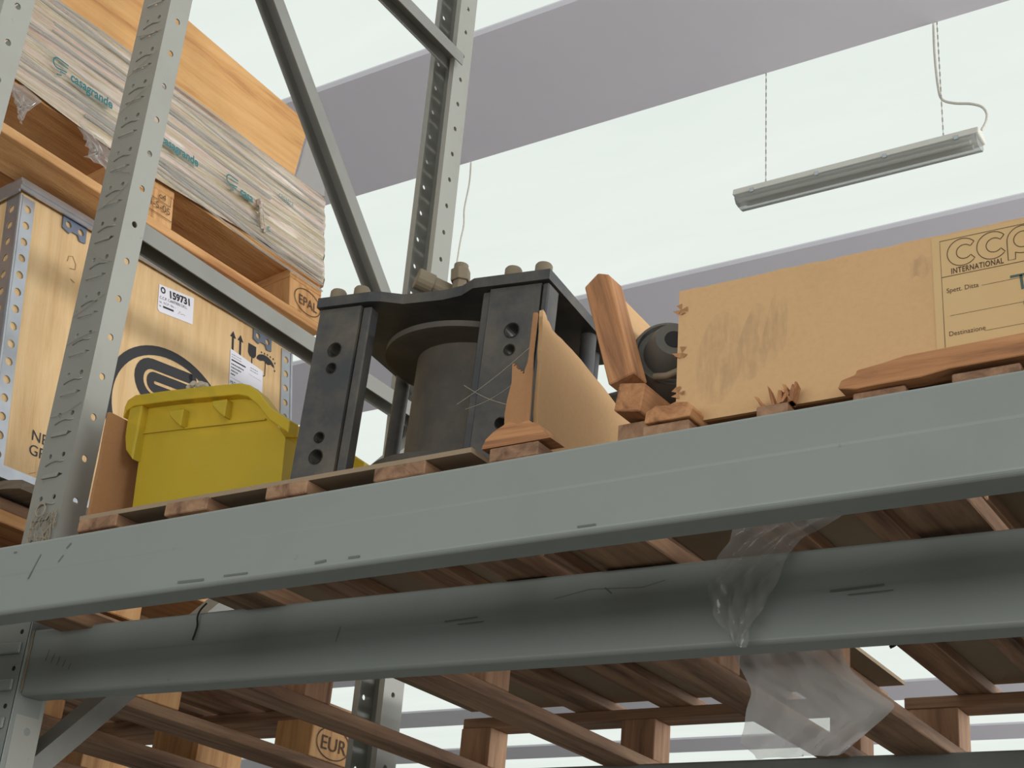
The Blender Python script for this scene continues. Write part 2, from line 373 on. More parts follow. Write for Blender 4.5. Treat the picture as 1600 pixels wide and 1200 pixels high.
beam('box beam of the left bay hidden behind the perforated post', -4.6, -1.947, 1.443, 0.530, 0.10, 0)
beam('box beam at the far side of the left bay', -4.6, -1.99, 2.462, 0.5085, 0.10, 0)
# hooked connector plate of the second beam
cp = MB().box(-0.082, -0.001, -0.0075, -0.0025, -0.235, 0.012).box(-0.0045, -0.0005, -0.0075, 0.045, -0.235, 0.012)
hk = MB()
for i in range(4):
    z = -0.03 - i * 0.058
    hk.box(-0.066, -0.012, -0.0125, -0.0076, z - 0.009, z + 0.009)
co = cp.build('connector', 'grey_paint', BM2, bevel=0.001)
for i in range(4):
    z = -0.03 - i * 0.058
    MB().box(-0.066, -0.012, -0.0125, -0.0076, z - 0.009, z + 0.009).build('hook', 'grey_paint', co, bevel=0.003, seg=2)
    MB().cyl((-0.020, -0.0078, z + 0.026), (-0.020, -0.0060, z + 0.026), 0.004, n=10).build('rivet_hole_shade', 'bore_dark', co)  # solid dark disc, its colour stands in for shade in a hole
wl = MB().tube([(0.0005 + random.uniform(-.001, .001), -0.001, -0.002 - i * 0.012) for i in range(9)], 0.0026, 6).build('weld_seam', 'dusty_fitting', co, smooth=True)

def scuffs(bm_, lst, mat='scuff'):
    for pts, wd in lst:
        p = Print(); p.stroke(pts, wd); p.build('scuff', lambda u, v: (u, -0.0004, v), mat, bm_)
t = NT('scuff'); t.col(lin((98, 101, 97))); t.rough(0.8)
scuffs(BM1, [([(0.853, -0.02), (0.846, -0.034), (0.838, -0.05)], 0.0022), ([(0.905, -0.012), (0.898, -0.018)], 0.003), ([(0.895, -0.026), (0.888, -0.034)], 0.002), ([(1.10, -0.082), (1.14, -0.083)], 0.003), ([(1.17, -0.082), (1.205, -0.0825)], 0.0022), ([(1.30, -0.082), (1.315, -0.081)], 0.0028), ([(1.345, -0.0815), (1.36, -0.0815)], 0.0026), ([(1.62, -0.083), (1.64, -0.083)], 0.002), ([(0.80, -0.012), (0.806, -0.012)], 0.0025)])
scuffs(BM2, [([(0.045 + i * 0.014, -0.035 - 0.006 * i), (0.041 + i * 0.014, -0.052 - 0.004 * i)], 0.0016) for i in range(5)] + [([(0.79, -0.046), (0.84, -0.044)], 0.002), ([(0.81, -0.051), (0.85, -0.050)], 0.0012), ([(0.62, -0.04), (0.615, -0.060)], 0.0014), ([(1.02, -0.022), (1.03, -0.03)], 0.002), ([(1.30, -0.05), (1.36, -0.048)], 0.002), ([(1.32, -0.056), (1.37, -0.055)], 0.0012), ([(1.10, -0.020), (1.07, -0.026), (1.0, -0.022), (0.95, -0.030)], 0.0008)])

# ------------------------------------------------------------------ pallets
def pallet(label, loc, rot, w, l, runners, rows, decks, th, mats, group=None, rand=0.0015, deck_l=None, skip=()):
    """runners: x ranges; rows: y ranges (blocks + cross boards); decks: x ranges; th: bottom, block, cross, deck"""
    o = thing('pallet', label, 'pallet', loc, rot, group); tb, tk, tc, td = th; my, mx, mz = mats
    J = lambda: random.uniform(-rand, rand)
    for (a, b) in runners:
        MB().box(a + J(), b + J(), J(), l + J(), 0, tb).build('bottom_board', my, o, bevel=0.0015)
        for (c, d) in rows:
            MB().box(a + J(), b + J(), c + J(), d + J(), tb, tb + tk).build('block', mz, o, bevel=0.0015)
    for (c, d) in rows:
        MB().box(J(), w + J(), c + J(), d + J(), tb + tk, tb + tk + tc).build('cross_board', mx, o, bevel=0.0015)
    for (a, b) in decks:
        d0, d1 = deck_l or (0, l)
        MB().box(a + J(), b + J(), d0 + J() * 3, d1 + J(), tb + tk + tc, tb + tk + tc + td).build('deck_board', my, o, bevel=0.0015)
    return o
TX = -math.atan(0.0225)
EUR_R = [(0, 0.1), (0.3275, 0.4725), (0.7, 0.8)]; EUR_ROWS = [(0, 0.145), (0.5275, 0.6725), (1.055, 1.2)]
EUR_D = [(0, 0.145), (0.186, 0.286), (0.3275, 0.4725), (0.514, 0.614), (0.655, 0.8)]; EUR_T = (0.022, 0.078, 0.022, 0.022)
pw = pallet('worn wooden pallet carrying the black winch', (-1.802, 1.36, 0.534), (TX, 0, 0), 0.87, 1.225, [(0, 0.072), (0.382, 0.457), (0.812, 0.872)], [(0.01, 0.08), (0.575, 0.645), (1.158, 1.225)],
       [(0.086, 0.171), (0.271, 0.355), (0.463, 0.538), (0.649, 0.732), (0.829, 0.90)], (0.022, 0.080, 0.021, 0.019), ('wood_aged_Y', 'wood_aged_X', 'wood_block_Z'))
MB().prism([(0.084, 0.004), (0.80, 0.004), (0.80, 1.18), (0.004, 1.18), (0.004, 0.075)], 'Z', 0.1422, 0.149).build('deck_sheet', 'sheet_deck', pw)
MB().box(0.802, 0.946, 0.25, 1.18, 0.1422, 0.149).build('deck_sheet', 'sheet_deck', pw)
pr = pallet('worn wooden pallet under the brown fibreboard case', (-0.85, 1.36, 0.534), (TX, 0, 0), 0.86, 1.225, [(0, 0.095), (0.38, 0.46), (0.77, 0.86)], [(0.01, 0.08), (0.575, 0.645), (1.158, 1.225)],
       [(0.095, 0.153), (0.235, 0.273), (0.346, 0.402), (0.452, 0.523), (0.60, 0.68), (0.75, 0.83)], (0.022, 0.070, 0.021, 0.020), ('wood_aged_Y', 'wood_aged_X', 'wood_block_Z'))
MB().box(0.10, 0.85, 0.035, 1.18, 0.1332, 0.1375).build('deck_sheet', 'sheet_deck', pr)
MB().box(0.004, 0.094, 0.20, 0.72, 0.1332, 0.1375).build('deck_sheet', 'sheet_deck', pr)
pe = pallet('wooden pallet with an oval EUR brand on its corner block', (-2.875, 1.30, 0.5345), (TX, 0, 0), 0.8, 1.2, EUR_R, EUR_ROWS, EUR_D, EUR_T, ('wood_aged_Y', 'wood_aged_X', 'wood_fresh_Z'))
mp_e = lambda u, v: (0.8013 + 0.0012, u, v)
p = Print(); p.stroke(arc(1.128, 0.061, 0.055, 0.034, 0, 360, 30), 0.0025); p.text('EUR', 1.086, 0.045, 0.042, 1.15)
p.build('brand', mp_e, 'ink_brown', pe)
# skid under the plywood box
sk = thing('wooden_skid', 'pale wooden skid under the plywood box, at the left edge', 'skid', (-2.30, 1.25, 0.680))
for y0, y1 in ((0.02, 0.16), (0.45, 0.6), (0.95, 1.1)): MB().box(0.11, 0.21, y0, y1, 0.0, 0.085).build('block', 'wood_fresh_Z', sk, bevel=0.002)
MB().box(0.0, 0.21, 0, 1.15, 0.0855, 0.108).build('runner_board', 'wood_fresh_Y', sk, bevel=0.002)
MB().box(0.0, 0.205, 0, 1.15, 0.1085, 0.130).build('deck_board', 'wood_aged_Y', sk, bevel=0.002)
# bowed dunnage plank
dp = MB(); n = 8; pl = []
for i in range(n + 1): pl.append((-0.06 + 0.13 * i / n, 0.006 * math.sin(math.pi * i / n)))
dp.prism([(x, z + 0.016) for x, z in pl] + [(x, z) for x, z in reversed(pl)], 'Y', -0.05, 0.10)
tag(dp.build('dunnage_plank', 'wood_grey_X', loc=(-2.10, 1.53, 0.8115)), 'weathered bowed plank wedged under the plywood box', 'plank')

# ------------------------------------------------------------------ plywood box with steel edges
TH = math.atan(0.14)
bx = thing('plywood_box', 'plywood shipping box with galvanised edges and a 159731 sticker', 'box', (-2.1, 1.455, 0.843), (math.radians(1.2), -TH, 0))
W_, D_, H_ = 0.95, 0.79, 0.596
MB().box(-W_, 0, 0.0, D_, 0.0, H_).build('panel_body', 'box_ply_Z', bx, bevel=0.001)
ld = MB().box(-W_ - 0.006, 0.006, -0.006, D_ + 0.006, H_ + 0.001, H_ + 0.014).build('lid', 'box_ply_Z', bx)
le = MB().prism([(0.0125, H_ - 0.007), (0.0125, H_ + 0.018), (-0.02, H_ + 0.018), (-0.02, H_ + 0.0155), (0.0085, H_ + 0.0155), (0.0085, H_ - 0.007)], 'Y', -0.0125, D_ + 0.0125)
le.prism([(0.016, H_ + 0.001), (0.016, H_ + 0.008), (0.012, H_ + 0.008), (0.012, H_ + 0.001)], 'Y', -0.0125, D_ + 0.0125).build('lid_edge', 'galvanised', ld)
MB().prism([(-0.0125, H_ - 0.012), (-0.0125, H_ + 0.018), (0.02, H_ + 0.018), (0.02, H_ + 0.0155), (-0.0085, H_ + 0.0155), (-0.0085, H_ - 0.012)], 'X', -W_ - 0.01, 0.0085).build('lid_edge', 'galvanised', ld)
MB().prism([(0.010, -0.004), (0.010, 0.020), (0.002, 0.020), (0.002, -0.002), (-0.02, -0.002), (-0.02, -0.004)], 'Y', -0.004, D_ + 0.004).build('base_edge', 'galvanised', bx)
def corner(y0, sgn):
    c = MB(); a = MB().box(0.0012, 0.0032, min(y0, y0 + sgn * 0.032), max(y0, y0 + sgn * 0.032), 0.02, H_ - 0.013)
    for i in range(15): c.cyl((-0.02, y0 + sgn * 0.017, 0.04 + i * 0.037), (0.02, y0 + sgn * 0.017, 0.04 + i * 0.037), 0.0082, n=14)
    o = a.build('corner_edge', 'galvanised', bx, cut=c)
    a = MB().box(-0.036, 0.0012, y0 - sgn * 0.0032, y0 - sgn * 0.0012, 0.02, H_ - 0.013); c = MB()
    for i in range(15): c.cyl((-0.02, y0 - 0.03, 0.04 + i * 0.037), (-0.02, y0 + 0.03, 0.04 + i * 0.037), 0.0082, n=14)
    a.build('corner_flange', 'galvanised', o, cut=c)
    MB().tube([(0.002, y0 - sgn * 0.001, 0.02), (0.002, y0 - sgn * 0.001, H_ - 0.013)], 0.004, 8).build('corner_bead', 'galvanised', o, smooth=True)
corner(0.0, 1); corner(D_, -1)
for yc in (0.132, 0.69):
    c = MB().cyl((-0.05, yc - 0.016, H_ - 0.019), (0.05, yc - 0.016, H_ - 0.019), 0.0075, n=14).cyl((-0.05, yc + 0.016, H_ - 0.021), (0.05, yc + 0.016, H_ - 0.021), 0.0075, n=14)
    MB().prism([(yc - 0.03, H_ - 0.002), (yc + 0.03, H_ - 0.002), (yc + 0.03, H_ - 0.040), (yc + 0.016, H_ - 0.042), (yc + 0.010, H_ - 0.031), (yc - 0.006, H_ - 0.031), (yc - 0.012, H_ - 0.038), (yc - 0.03, H_ - 0.032)], 'X', 0.0012, 0.0045).build('clip', 'clip_steel', bx, cut=c)
fx = lambda e: (lambda u, v: (e, u, v))
# sticker 1
p = Print(); SR = math.radians(8)
def rr(u, v, base=(0.368, 0.499)):
    c, s = math.cos(SR), math.sin(SR); return (base[0] + u * c - v * s * 0.0, base[1] + u * s + v)
p.poly([rr(0.006, 0), rr(0.104, 0), rr(0.104, 0.066), rr(0.0, 0.066), rr(0.0, 0.006)]); st = p.build('sticker', fx(0.0010), 'paper_white', bx)
p = Print(); q = rr(0.030, 0.043); p.text('159731', q[0], q[1], 0.0225, 0.98, SR, bold=0.0010)
q = rr(0.004, 0.032); p.text('C.C.P. CANTIERI S.R.L.', q[0], q[1], 0.0092, 0.92, SR)
q = rr(0.004, 0.022); p.text('ns.  S.C.P.  No. -', q[0], q[1], 0.0072, 1, SR)
q = rr(0.004, 0.013); p.text('ns.', q[0], q[1], 0.006, 1, SR); a = rr(0.015, 0.013); b = rr(0.046, 0.0165); p.stroke([(a[0], a[1] + .002), (b[0], b[1] - .002)], 0.0045)
q = rr(0.006, 0.05); p.stroke(arc(q[0] + 0.006, q[1] + 0.005, 0.0055, 0.006, 0, 360, 14), 0.0035)
q = rr(0.06, 0.012); p.stroke([(q[0], q[1]), (q[0] + .004, q[1] + .008), (q[0] + .008, q[1] + .002), (q[0] + .014, q[1] + .006), (q[0] + .02, q[1] + .004)], 0.0008)
p.build('sticker_print', fx(0.0014), 'ink_black', st)
# handling marks
p = Print()
for u, v0, v1 in ((0.597, 0.500, 0.555), (0.621, 0.500, 0.556)):
    p.rect(u - 0.003, v0, u + 0.003, v1 - 0.014); p.poly([(u - 0.0095, v1 - 0.016), (u + 0.0095, v1 - 0.016), (u, v1)])
u, v = 0.660, 0.510; p.poly([(u - 0.013, v + 0.038), (u + 0.013, v + 0.038), (u + 0.013, v + 0.014), (u + 0.006, v + 0.006), (u - 0.006, v + 0.006), (u - 0.013, v + 0.014)]); p.rect(u - 0.0016, v - 0.022, u + 0.0016, v + 0.007)
u, v = 0.705, 0.520; p.poly(arc(u, v, 0.030, 0.020, 180, 0, 16) + [(u + 0.018, v + 0.004), (u + 0.008, v - 0.001), (u - 0.006, v + 0.004), (u - 0.018, v - 0.001)])
p.stroke([(u, v + 0.004), (u - 0.001, v - 0.032), (u - 0.006, v - 0.036), (u - 0.010, v - 0.031)], 0.0026)
for i in range(5): p.poly(arc(u - 0.014 + i * 0.010, v + 0.0245 - abs(i - 2) * 0.001, 0.0022, 0.0026, 0, 330, 8))
for i in range(2): p.poly(arc(u + 0.032, v + 0.014 - i * 0.02, 0.002, 0.0026, 0, 330, 8))
# big oval mark and its spiral e
p.stroke(arc(0.425, 0.262, 0.170, 0.152, 0, 354, 60, math.radians(5)), 0.021, True)
def track(cu, cv, L, r, wd, rot, a0, a1):
    c, s = math.cos(rot), math.sin(rot); pts = [(L / 2, r)] + [(-L / 2 + r * math.cos(math.radians(a)), r * math.sin(math.radians(a))) for a in range(90, 271, 15)] + [(L / 2, -r)]
    p.stroke([(cu + x * c - y * s, cv + x * s + y * c) for x, y in pts], wd)
    for sg in (1, -1):
        x, y = L / 2, r * sg; p.poly(arc(cu + x * c - y * s, cv + x * s + y * c, wd / 2, wd / 2, 0, 340, 12))
R24 = math.radians(6)
track(0.428, 0.338, 0.114, 0.040, 0.024, R24, 90, 270)
track(0.428, 0.338, 0.104, 0.0135, 0.020, R24, 90, 270)
p.text('NE', 0.086, 0.095, 0.030); p.text('GR', 0.084, 0.066, 0.030)
p.build('stencil', fx(0.0009), 'ink_black', bx)
p = Print(); p.stroke([(0.125, 0.497), (0.127, 0.51), (0.137, 0.514), (0.146, 0.500), (0.146, 0.488), (0.132, 0.484)], 0.0016); p.build('pencil_mark', fx(0.0009), 'pencil', bx); p = Print(); p.stroke([(0.137, 0.462), (0.148, 0.458)], 0.0016); p.build('pencil_mark', fx(0.0009), 'pencil', bx)
p = Print(); p.stroke([(0.09, 0.028), (0.105, 0.036)], 0.001); p.build('pencil_mark', fx(0.0009), 'pencil', bx)
# sticker 2
p = Print(); p.poly([(0.590, 0.388), (0.697, 0.388), (0.697, 0.496), (0.590, 0.508)]); st2 = p.build('sticker', fx(0.0012), 'paper_white', bx)
p = Print()
def dashes(u0, v0, n, w, pat):
    x = u0      # illegibly small typing
    for k in range(n): p.rect(x, v0, x + pat[k % len(pat)], v0 + w); x += pat[k % len(pat)] + 0.0016
for i in range(2): dashes(0.594, 0.495 - i * 0.0065, 5, 0.0012, (0.004, 0.007, 0.003)); dashes(0.655, 0.487 - i * 0.0065, 4, 0.0012, (0.006, 0.004))
p.rect(0.594, 0.480, 0.640, 0.4835)
for i in range(4): dashes(0.594, 0.470 - i * 0.0082, 9 - 2 * i, 0.0034, (0.0026, 0.0042, 0.0030, 0.0024))
p.text('PRD/159731', 0.592, 0.422, 0.0125, 0.85); dashes(0.592, 0.412, 4, 0.003, (0.003, 0.0026))
p.stroke([(0.592, 0.4375), (0.692, 0.4375)], 0.0006); p.stroke([(0.65, 0.47), (0.692, 0.468)], 0.0004)
p.build('sticker_print', fx(0.0016), 'ink_black', st2)

# ------------------------------------------------------------------ wrapped load above
up = pallet('wooden pallet with an oval EPAL brand, on the plywood box', (-2.111, 1.05, 1.470), (math.radians(0.6), -TH, 0), 0.8, 1.2, [(a - 0.8, b - 0.8) for a, b in EUR_R], [(0, 0.145), (0.565, 0.715), (1.085, 1.2)],
            [(a - 0.8, b - 0.8) for a, b in EUR_D], EUR_T, ('wood_fresh_Y', 'wood_fresh_X', 'wood_fresh_Z'))
for ch in up.children:      # cross boards are laid out from the right edge
    if ch.name.startswith('cross_board'):
        for v_ in ch.data.vertices: v_.co.x -= 0.8
fp = fx(0.0028)
p = Print(); p.stroke(arc(1.148, 0.058, 0.046, 0.032, 0, 360, 30), 0.0022); p.text('EPAL', 1.116, 0.044, 0.036, 0.85)
p.build('brand', fp, 'ink_brown', up); p = Print()
p.text('c4', 0.668, 0.078, 0.022); p.text('4-5-05', 0.640, 0.050, 0.024); p.stroke([(0.60, 0.072), (0.702, 0.072)], 0.0016); p.stroke([(0.702, 0.072), (0.702, 0.098)], 0.0016); p.stroke([(0.60, 0.038), (0.712, 0.038)], 0.0016)
p.build('date_stamp', fp, 'ink_brown', up)
wrap = thing('stretch_wrapped_load', 'load wrapped in streaky stretch film on the upper pallet', 'wrapped load', (-2.111, 1.05, 1.470), (math.radians(0.6), -TH, 0))
g = MB(); NU, NV = 70, 22
def ridge(u, v): return 0.0030 * math.sin(v * 46 + 5 * u) + 0.0024 * math.sin(v * 23 - 9 * u + 1.3) + 0.0016 * math.sin(v * 91 + 14 * u)
vs = []
for j in range(NV + 1):
    for i in range(NU + 1):
        u = i / NU; v = j / NV; y = -0.003 + 1.203 * u
        zb = 0.112 + 0.012 * math.sin(u * 9) + 0.020 * u; 
        z = zb + (0.392 - zb) * v
        x = 0.007 + ridge(u, v) - 0.010 * max(0, v - 0.9) / 0.1
        vs.append((x, y, z))
g.add(vs, [(j * (NU + 1) + i, j * (NU + 1) + i + 1, (j + 1) * (NU + 1) + i + 1, (j + 1) * (NU + 1) + i) for j in range(NV) for i in range(NU)])
def wall(xa, ya, xb, yb, n=24):
    vs = [(xa + (xb - xa) * i / n + 0.003 * math.sin(j * 1.7 + i * 0.6), ya + (yb - ya) * i / n + 0.003 * math.sin(j * 2.1 + i * 0.5), 0.125 + (0.392 - 0.125) * j / 12) for j in range(13) for i in range(n + 1)]
    g.add(vs, [(j * (n + 1) + i, j * (n + 1) + i + 1, (j + 1) * (n + 1) + i + 1, (j + 1) * (n + 1) + i) for j in range(12) for i in range(n)])
wall(0.005, 1.200, -0.805, 1.200); wall(-0.805, 1.200, -0.805, -0.003); wall(-0.805, -0.003, 0.005, -0.003)
g.add([(0.0, 0, 0.39), (0.0, 1.2, 0.39), (-0.8, 1.2, 0.39), (-0.8, 0, 0.39)], [(0, 1, 2, 3)])
fb = g.build('film_body', 'stretch_film', wrap, smooth=True)
for nz, y0, y1, zz in ((3, 0.30, 1.19, 0.345), (3, 0.35, 1.19, 0.300), (3, 0.25, 1.0, 0.245), (4, 0.25, 1.19, 0.165), (4, 0.45, 1.19, 0.14)):
    for k in range(nz):
        ph = random.uniform(0, 6); zz2 = zz + random.uniform(-0.02, 0.02)
        MB().tube([(0.0105 + 0.0015 * math.sin(i * 0.9 + ph), y0 + (y1 - y0) * i / 16, zz2 + 0.006 * math.sin(i * 0.35 + ph) - 0.035 * (i / 16) * (k % 2) + 0.018) for i in range(17)], 0.0022, 6).build('film_fold', 'clear_film', fb, smooth=True)
def wordmark(u, v, part='full', k=1.0):
    p = Print(); c = 0.020 * k
    if part in ('full', 'logo'):
        p.stroke([(u + 0.040 * k, v + 0.030 * k)] + arc(u + 0.014 * k, v + 0.019 * k, 0.011 * k, 0.012 * k, 90, 270, 8) + [(u + 0.038 * k, v + 0.012 * k)], 0.0035 * k)
        p.stroke([(u + 0.040 * k, v + 0.023 * k), (u + 0.014 * k, v + 0.021 * k)], 0.0025 * k)
        p.stroke([(u + 0.036 * k, v + 0.006 * k), (u + 0.022 * k, v + 0.004 * k), (u + 0.026 * k, v - 0.004 * k), (u + 0.014 * k, v - 0.008 * k)], 0.003 * k)
    if part == 'full': p.text('casagrande', u + 0.048 * k, v, 0.030 * k, 0.84, bold=0.0009 * k)
    elif part == 'logo': p.text('casa', u + 0.048 * k, v, 0.030 * k, 0.84, bold=0.0009 * k)
    else: p.text(part, u, v, 0.030 * k, 0.86)
    p.build('printed_tape', fx(0.0165), 'ink_teal', wrap)
wordmark(0.352, 0.200); wordmark(0.600, 0.205); wordmark(0.845, 0.212, 'logo'); wordmark(1.02, 0.280, 'casagra', 0.7); wordmark(0.985, 0.165, 'c', 1.0)
p = Print(); p.stroke([(0.44, 0.194), (0.50, 0.194)], 0.001); p.stroke([(0.70, 0.198), (0.75, 0.198)], 0.001); p.build('printed_tape', fx(0.0145), 'ink_teal', wrap)
# knotted tail of film and torn shreds
kt = MB(); kt.lathe([(0.001, -0.008), (0.008, -0.006), (0.010, 0), (0.008, 0.006), (0.001, 0.008)], (0.016, 0.958, 0.226), (0, 1, 0.4), 12)
kt.tube([(0.018, 0.958, 0.22), (0.02, 0.957, 0.20), (0.018, 0.962, 0.18), (0.016, 0.970, 0.16)], 0.0045, 6).tube([(0.018, 0.960, 0.22), (0.019, 0.967, 0.20), (0.018, 0.972, 0.175), (0.016, 0.978, 0.155)], 0.0035, 6)
kt.build('film_knot', 'stretch_film', wrap, smooth=True)
for pts in (((0.262, 0.125), (0.35, 0.118), (0.318, 0.060), (0.311, 0.034), (0.300, 0.055), (0.29, 0.09)), ((0.44, 0.128), (0.56, 0.118), (0.56, 0.062), (0.515, 0.060), (0.468, 0.062), (0.478, 0.078), (0.462, 0.10))):
    c = (sum(a for a, b in pts) / len(pts), sum(b for a, b in pts) / len(pts)); mbt = MB(); rim = jag(list(pts) + [pts[0]], 0.004, 4)[:-1]; n = len(rim); rings = 5; vs = []
    for k in range(rings):
        f_ = k / (rings - 1) * 0.98
        for a, b in rim: vs.append((0.004 + random.uniform(-0.006, 0.006), a + (c[0] - a) * f_, b + (c[1] - b) * f_))
    mbt.add(vs, [(k * n + i, k * n + (i + 1) % n, (k + 1) * n + (i + 1) % n, (k + 1) * n + i) for k in range(rings - 1) for i in range(n)]).build('torn_film', 'clear_film', wrap)
cr = thing('wooden_crate', 'orange plywood crate rising above the stretch film', 'crate', (-2.111, 1.05, 1.470), (math.radians(0.6), -TH, 0))
MB().prism([(0.02, 0.395), (1.103, 0.395), (1.153, 0.590), (0.70, 0.612), (0.02, 0.64)], 'X', -0.03, -0.010).build('side_panel', 'crate_ply_Y', cr, bevel=0.001)
MB().prism([(0.02, 0.395), (1.103, 0.395), (1.153, 0.590), (0.70, 0.612), (0.02, 0.64)], 'X', -0.75, -0.73).build('side_panel', 'crate_ply_Y', cr)
MB().prism([(0.02, 0.395), (0.04, 0.395), (0.04, 0.62), (0.02, 0.62)], 'X', -0.73, -0.03).build('end_panel', 'crate_ply_Y', cr)
MB().prism([(1.075, 0.395), (1.095, 0.395), (1.140, 0.585), (1.12, 0.585)], 'X', -0.73, -0.03).build('end_panel', 'crate_ply_Y', cr)
# loose film drawn over the far corner
ff = MB(); n = 10; vs = []
A, B, Cc = Vector((-0.012, 1.160, 0.585)), Vector((-0.012, 1.110, 0.393)), Vector((0.003, 1.203, 0.390)); D4 = Vector((0.0, 1.198, 0.56))
for i in range(n + 1):
    for j in range(n + 1):
        q = A.lerp(B, i / n).lerp(D4.lerp(Cc, i / n), j / n); q.x += 0.0012 * math.sin(i * 1.1 + j * 2.0); vs.append(q)
ff.add(vs, [(i * (n + 1) + j, i * (n + 1) + j + 1, (i + 1) * (n + 1) + j + 1, (i + 1) * (n + 1) + j) for i in range(n) for j in range(n)]).build('loose_film', 'clear_film', wrap, smooth=True)

# ------------------------------------------------------------------ winch
WW, WD, WH = 0.376, 0.275, 0.300
wn = thing('winch', 'black steel winch with a vertical drum between two drilled front plates', 'winch', (-1.3745, 1.443, 0.6945), (0, math.radians(2.2), math.radians(7.3)))
def front_bar(x0, x1, sl):
    a = MB().prism([(x0, 0.0), (x1, 0.0), (x1 + sl * 0.0, 0.030), (x0, 0.030)], 'Z', 0.0, WH - 0.002); c = MB()
    xm = (x0 + x1) / 2 + 0.002
    for z, r in ((0.228, 0.0105), (0.198, 0.0075), (0.088, 0.0075), (0.058, 0.0105)): c.cyl((xm, -0.05, z), (xm, 0.05, z), r, n=20)
    o = a.build('front_plate', 'black_steel', wn, cut=c)
    for z, r in ((0.228, 0.0105), (0.198, 0.0075), (0.088, 0.0075), (0.058, 0.0105)): MB().lathe([(r + 0.0014, 0), (r + 0.0014, 0.0012), (r, 0.0012), (r, 0)], (xm, -0.0012, z), (0, 1, 0), 20, False).build('hole_rim', 'drum_steel', o, smooth=True)
    return o
front_bar(0.0, 0.072, 1); front_bar(WW - 0.088, WW - 0.008, -1)
MB().box(0.073, 0.088, 0.004, 0.026, 0.0, WH - 0.003).build('stiffener', 'black_steel', wn, bevel=0.002); MB().box(WW - 0.102, WW - 0.089, 0.004, 0.026, 0.0, WH - 0.003).build('stiffener', 'black_steel', wn, bevel=0.002)
MB().box(WW - 0.006, WW + 0.004, 0.0, 0.034, 0.0, WH - 0.002).build('stiffener', 'black_steel', wn, bevel=0.002)
edge = [(-0.004, -0.006), (0.086, -0.006), (0.105, -0.002), (0.135, 0.014), (0.20, 0.016), (0.235, 0.010), (0.262, -0.006), (WW + 0.006, -0.006)]
plate = edge + [(WW + 0.006, WD - 0.03), (WW - 0.02, WD), (0.03, WD), (-0.010, WD - 0.03)]
c = MB().cyl((0.012, 0.222, WH - 0.05), (0.012, 0.222, WH + 0.05), 0.009, n=18)
tp = MB().prism(plate, 'Z', WH, WH + 0.016).build('top_plate', 'black_steel', wn, cut=c)
MB().prism(plate, 'Z', 0.0003, 0.009).build('base_plate', 'black_steel', wn)
DC = (0.205, 0.142)
dr = MB().lathe([(0.094, 0.05), (0.094, 0.245)], (DC[0], DC[1], 0), n=48).build('drum', 'drum_steel', wn, smooth=True)
for z0 in (0.044, 0.245): MB().lathe([(0.135, z0), (0.143, z0 + 0.002), (0.143, z0 + 0.011), (0.135, z0 + 0.013)], (DC[0], DC[1], 0), n=56).build('drum_flange', 'drum_steel', wn, smooth=True)
MB().cyl((DC[0], DC[1], 0.258), (DC[0], DC[1], WH), 0.05, n=24).build('drum_shaft', 'black_steel', wn)
for x, y in ((0.042, 0.190), (WW - 0.03, WD - 0.04), (WW - 0.01, WD - 0.10)): MB().cyl((x, y, 0.009), (x, y, WH), 0.012, n=18).build('tie_rod', 'black_steel', wn, smooth=True)
for x in (0.018, 0.060, WW - 0.062, WW - 0.014):
    MB().lathe([(0.0125, 0), (0.0125, 0.016), (0.0105, 0.019)], (x, 0.013, WH + 0.016), n=18).build('cap_bolt', 'dusty_fitting', tp, smooth=True)
MB().cyl((0.148, 0.040, WH + 0.050), (0.205, 0.100, WH + 0.034), 0.0140, n=18).cyl((0.140, 0.032, WH + 0.052), (0.158, 0.051, WH + 0.047), 0.0165, n=18).build('hose_fitting', 'dusty_fitting', wn, bevel=0.001)
MB().cyl((0.200, 0.060, WH + 0.016), (0.200, 0.060, WH + 0.055), 0.0115, n=6).cyl((0.200, 0.060, WH + 0.052), (0.198, 0.060, WH + 0.072), 0.0155, n=6).cyl((0.198, 0.060, WH + 0.072), (0.198, 0.060, WH + 0.082), 0.011, n=16).build('elbow_fitting', 'dusty_fitting', wn, bevel=0.001)
MB().lathe([(0.034, -0.02), (0.034, 0.020), (0.030, 0.027), (0.014, 0.027), (0.012, 0.023), (0.004, 0.036)], (0.222, 0.135, WH + 0.052), (0.1, -0.95, 0.35), 36).build('end_cap', 'dusty_fitting', wn, smooth=True)
MB().box(0.235, 0.30, 0.04, 0.14, WH + 0.0165, WH + 0.030).build('hub_plate', 'dusty_fitting', wn, bevel=0.006, seg=2)
MB().cyl((WW + 0.035, WD + 0.02, 0.02), (WW + 0.035, WD + 0.02, 0.24), 0.016, n=18).cyl((WW - 0.03, WD + 0.02, 0.235), (WW + 0.05, WD + 0.02, 0.250), 0.020, n=18).build('pipe_stub', 'drum_steel', wn, smooth=True)

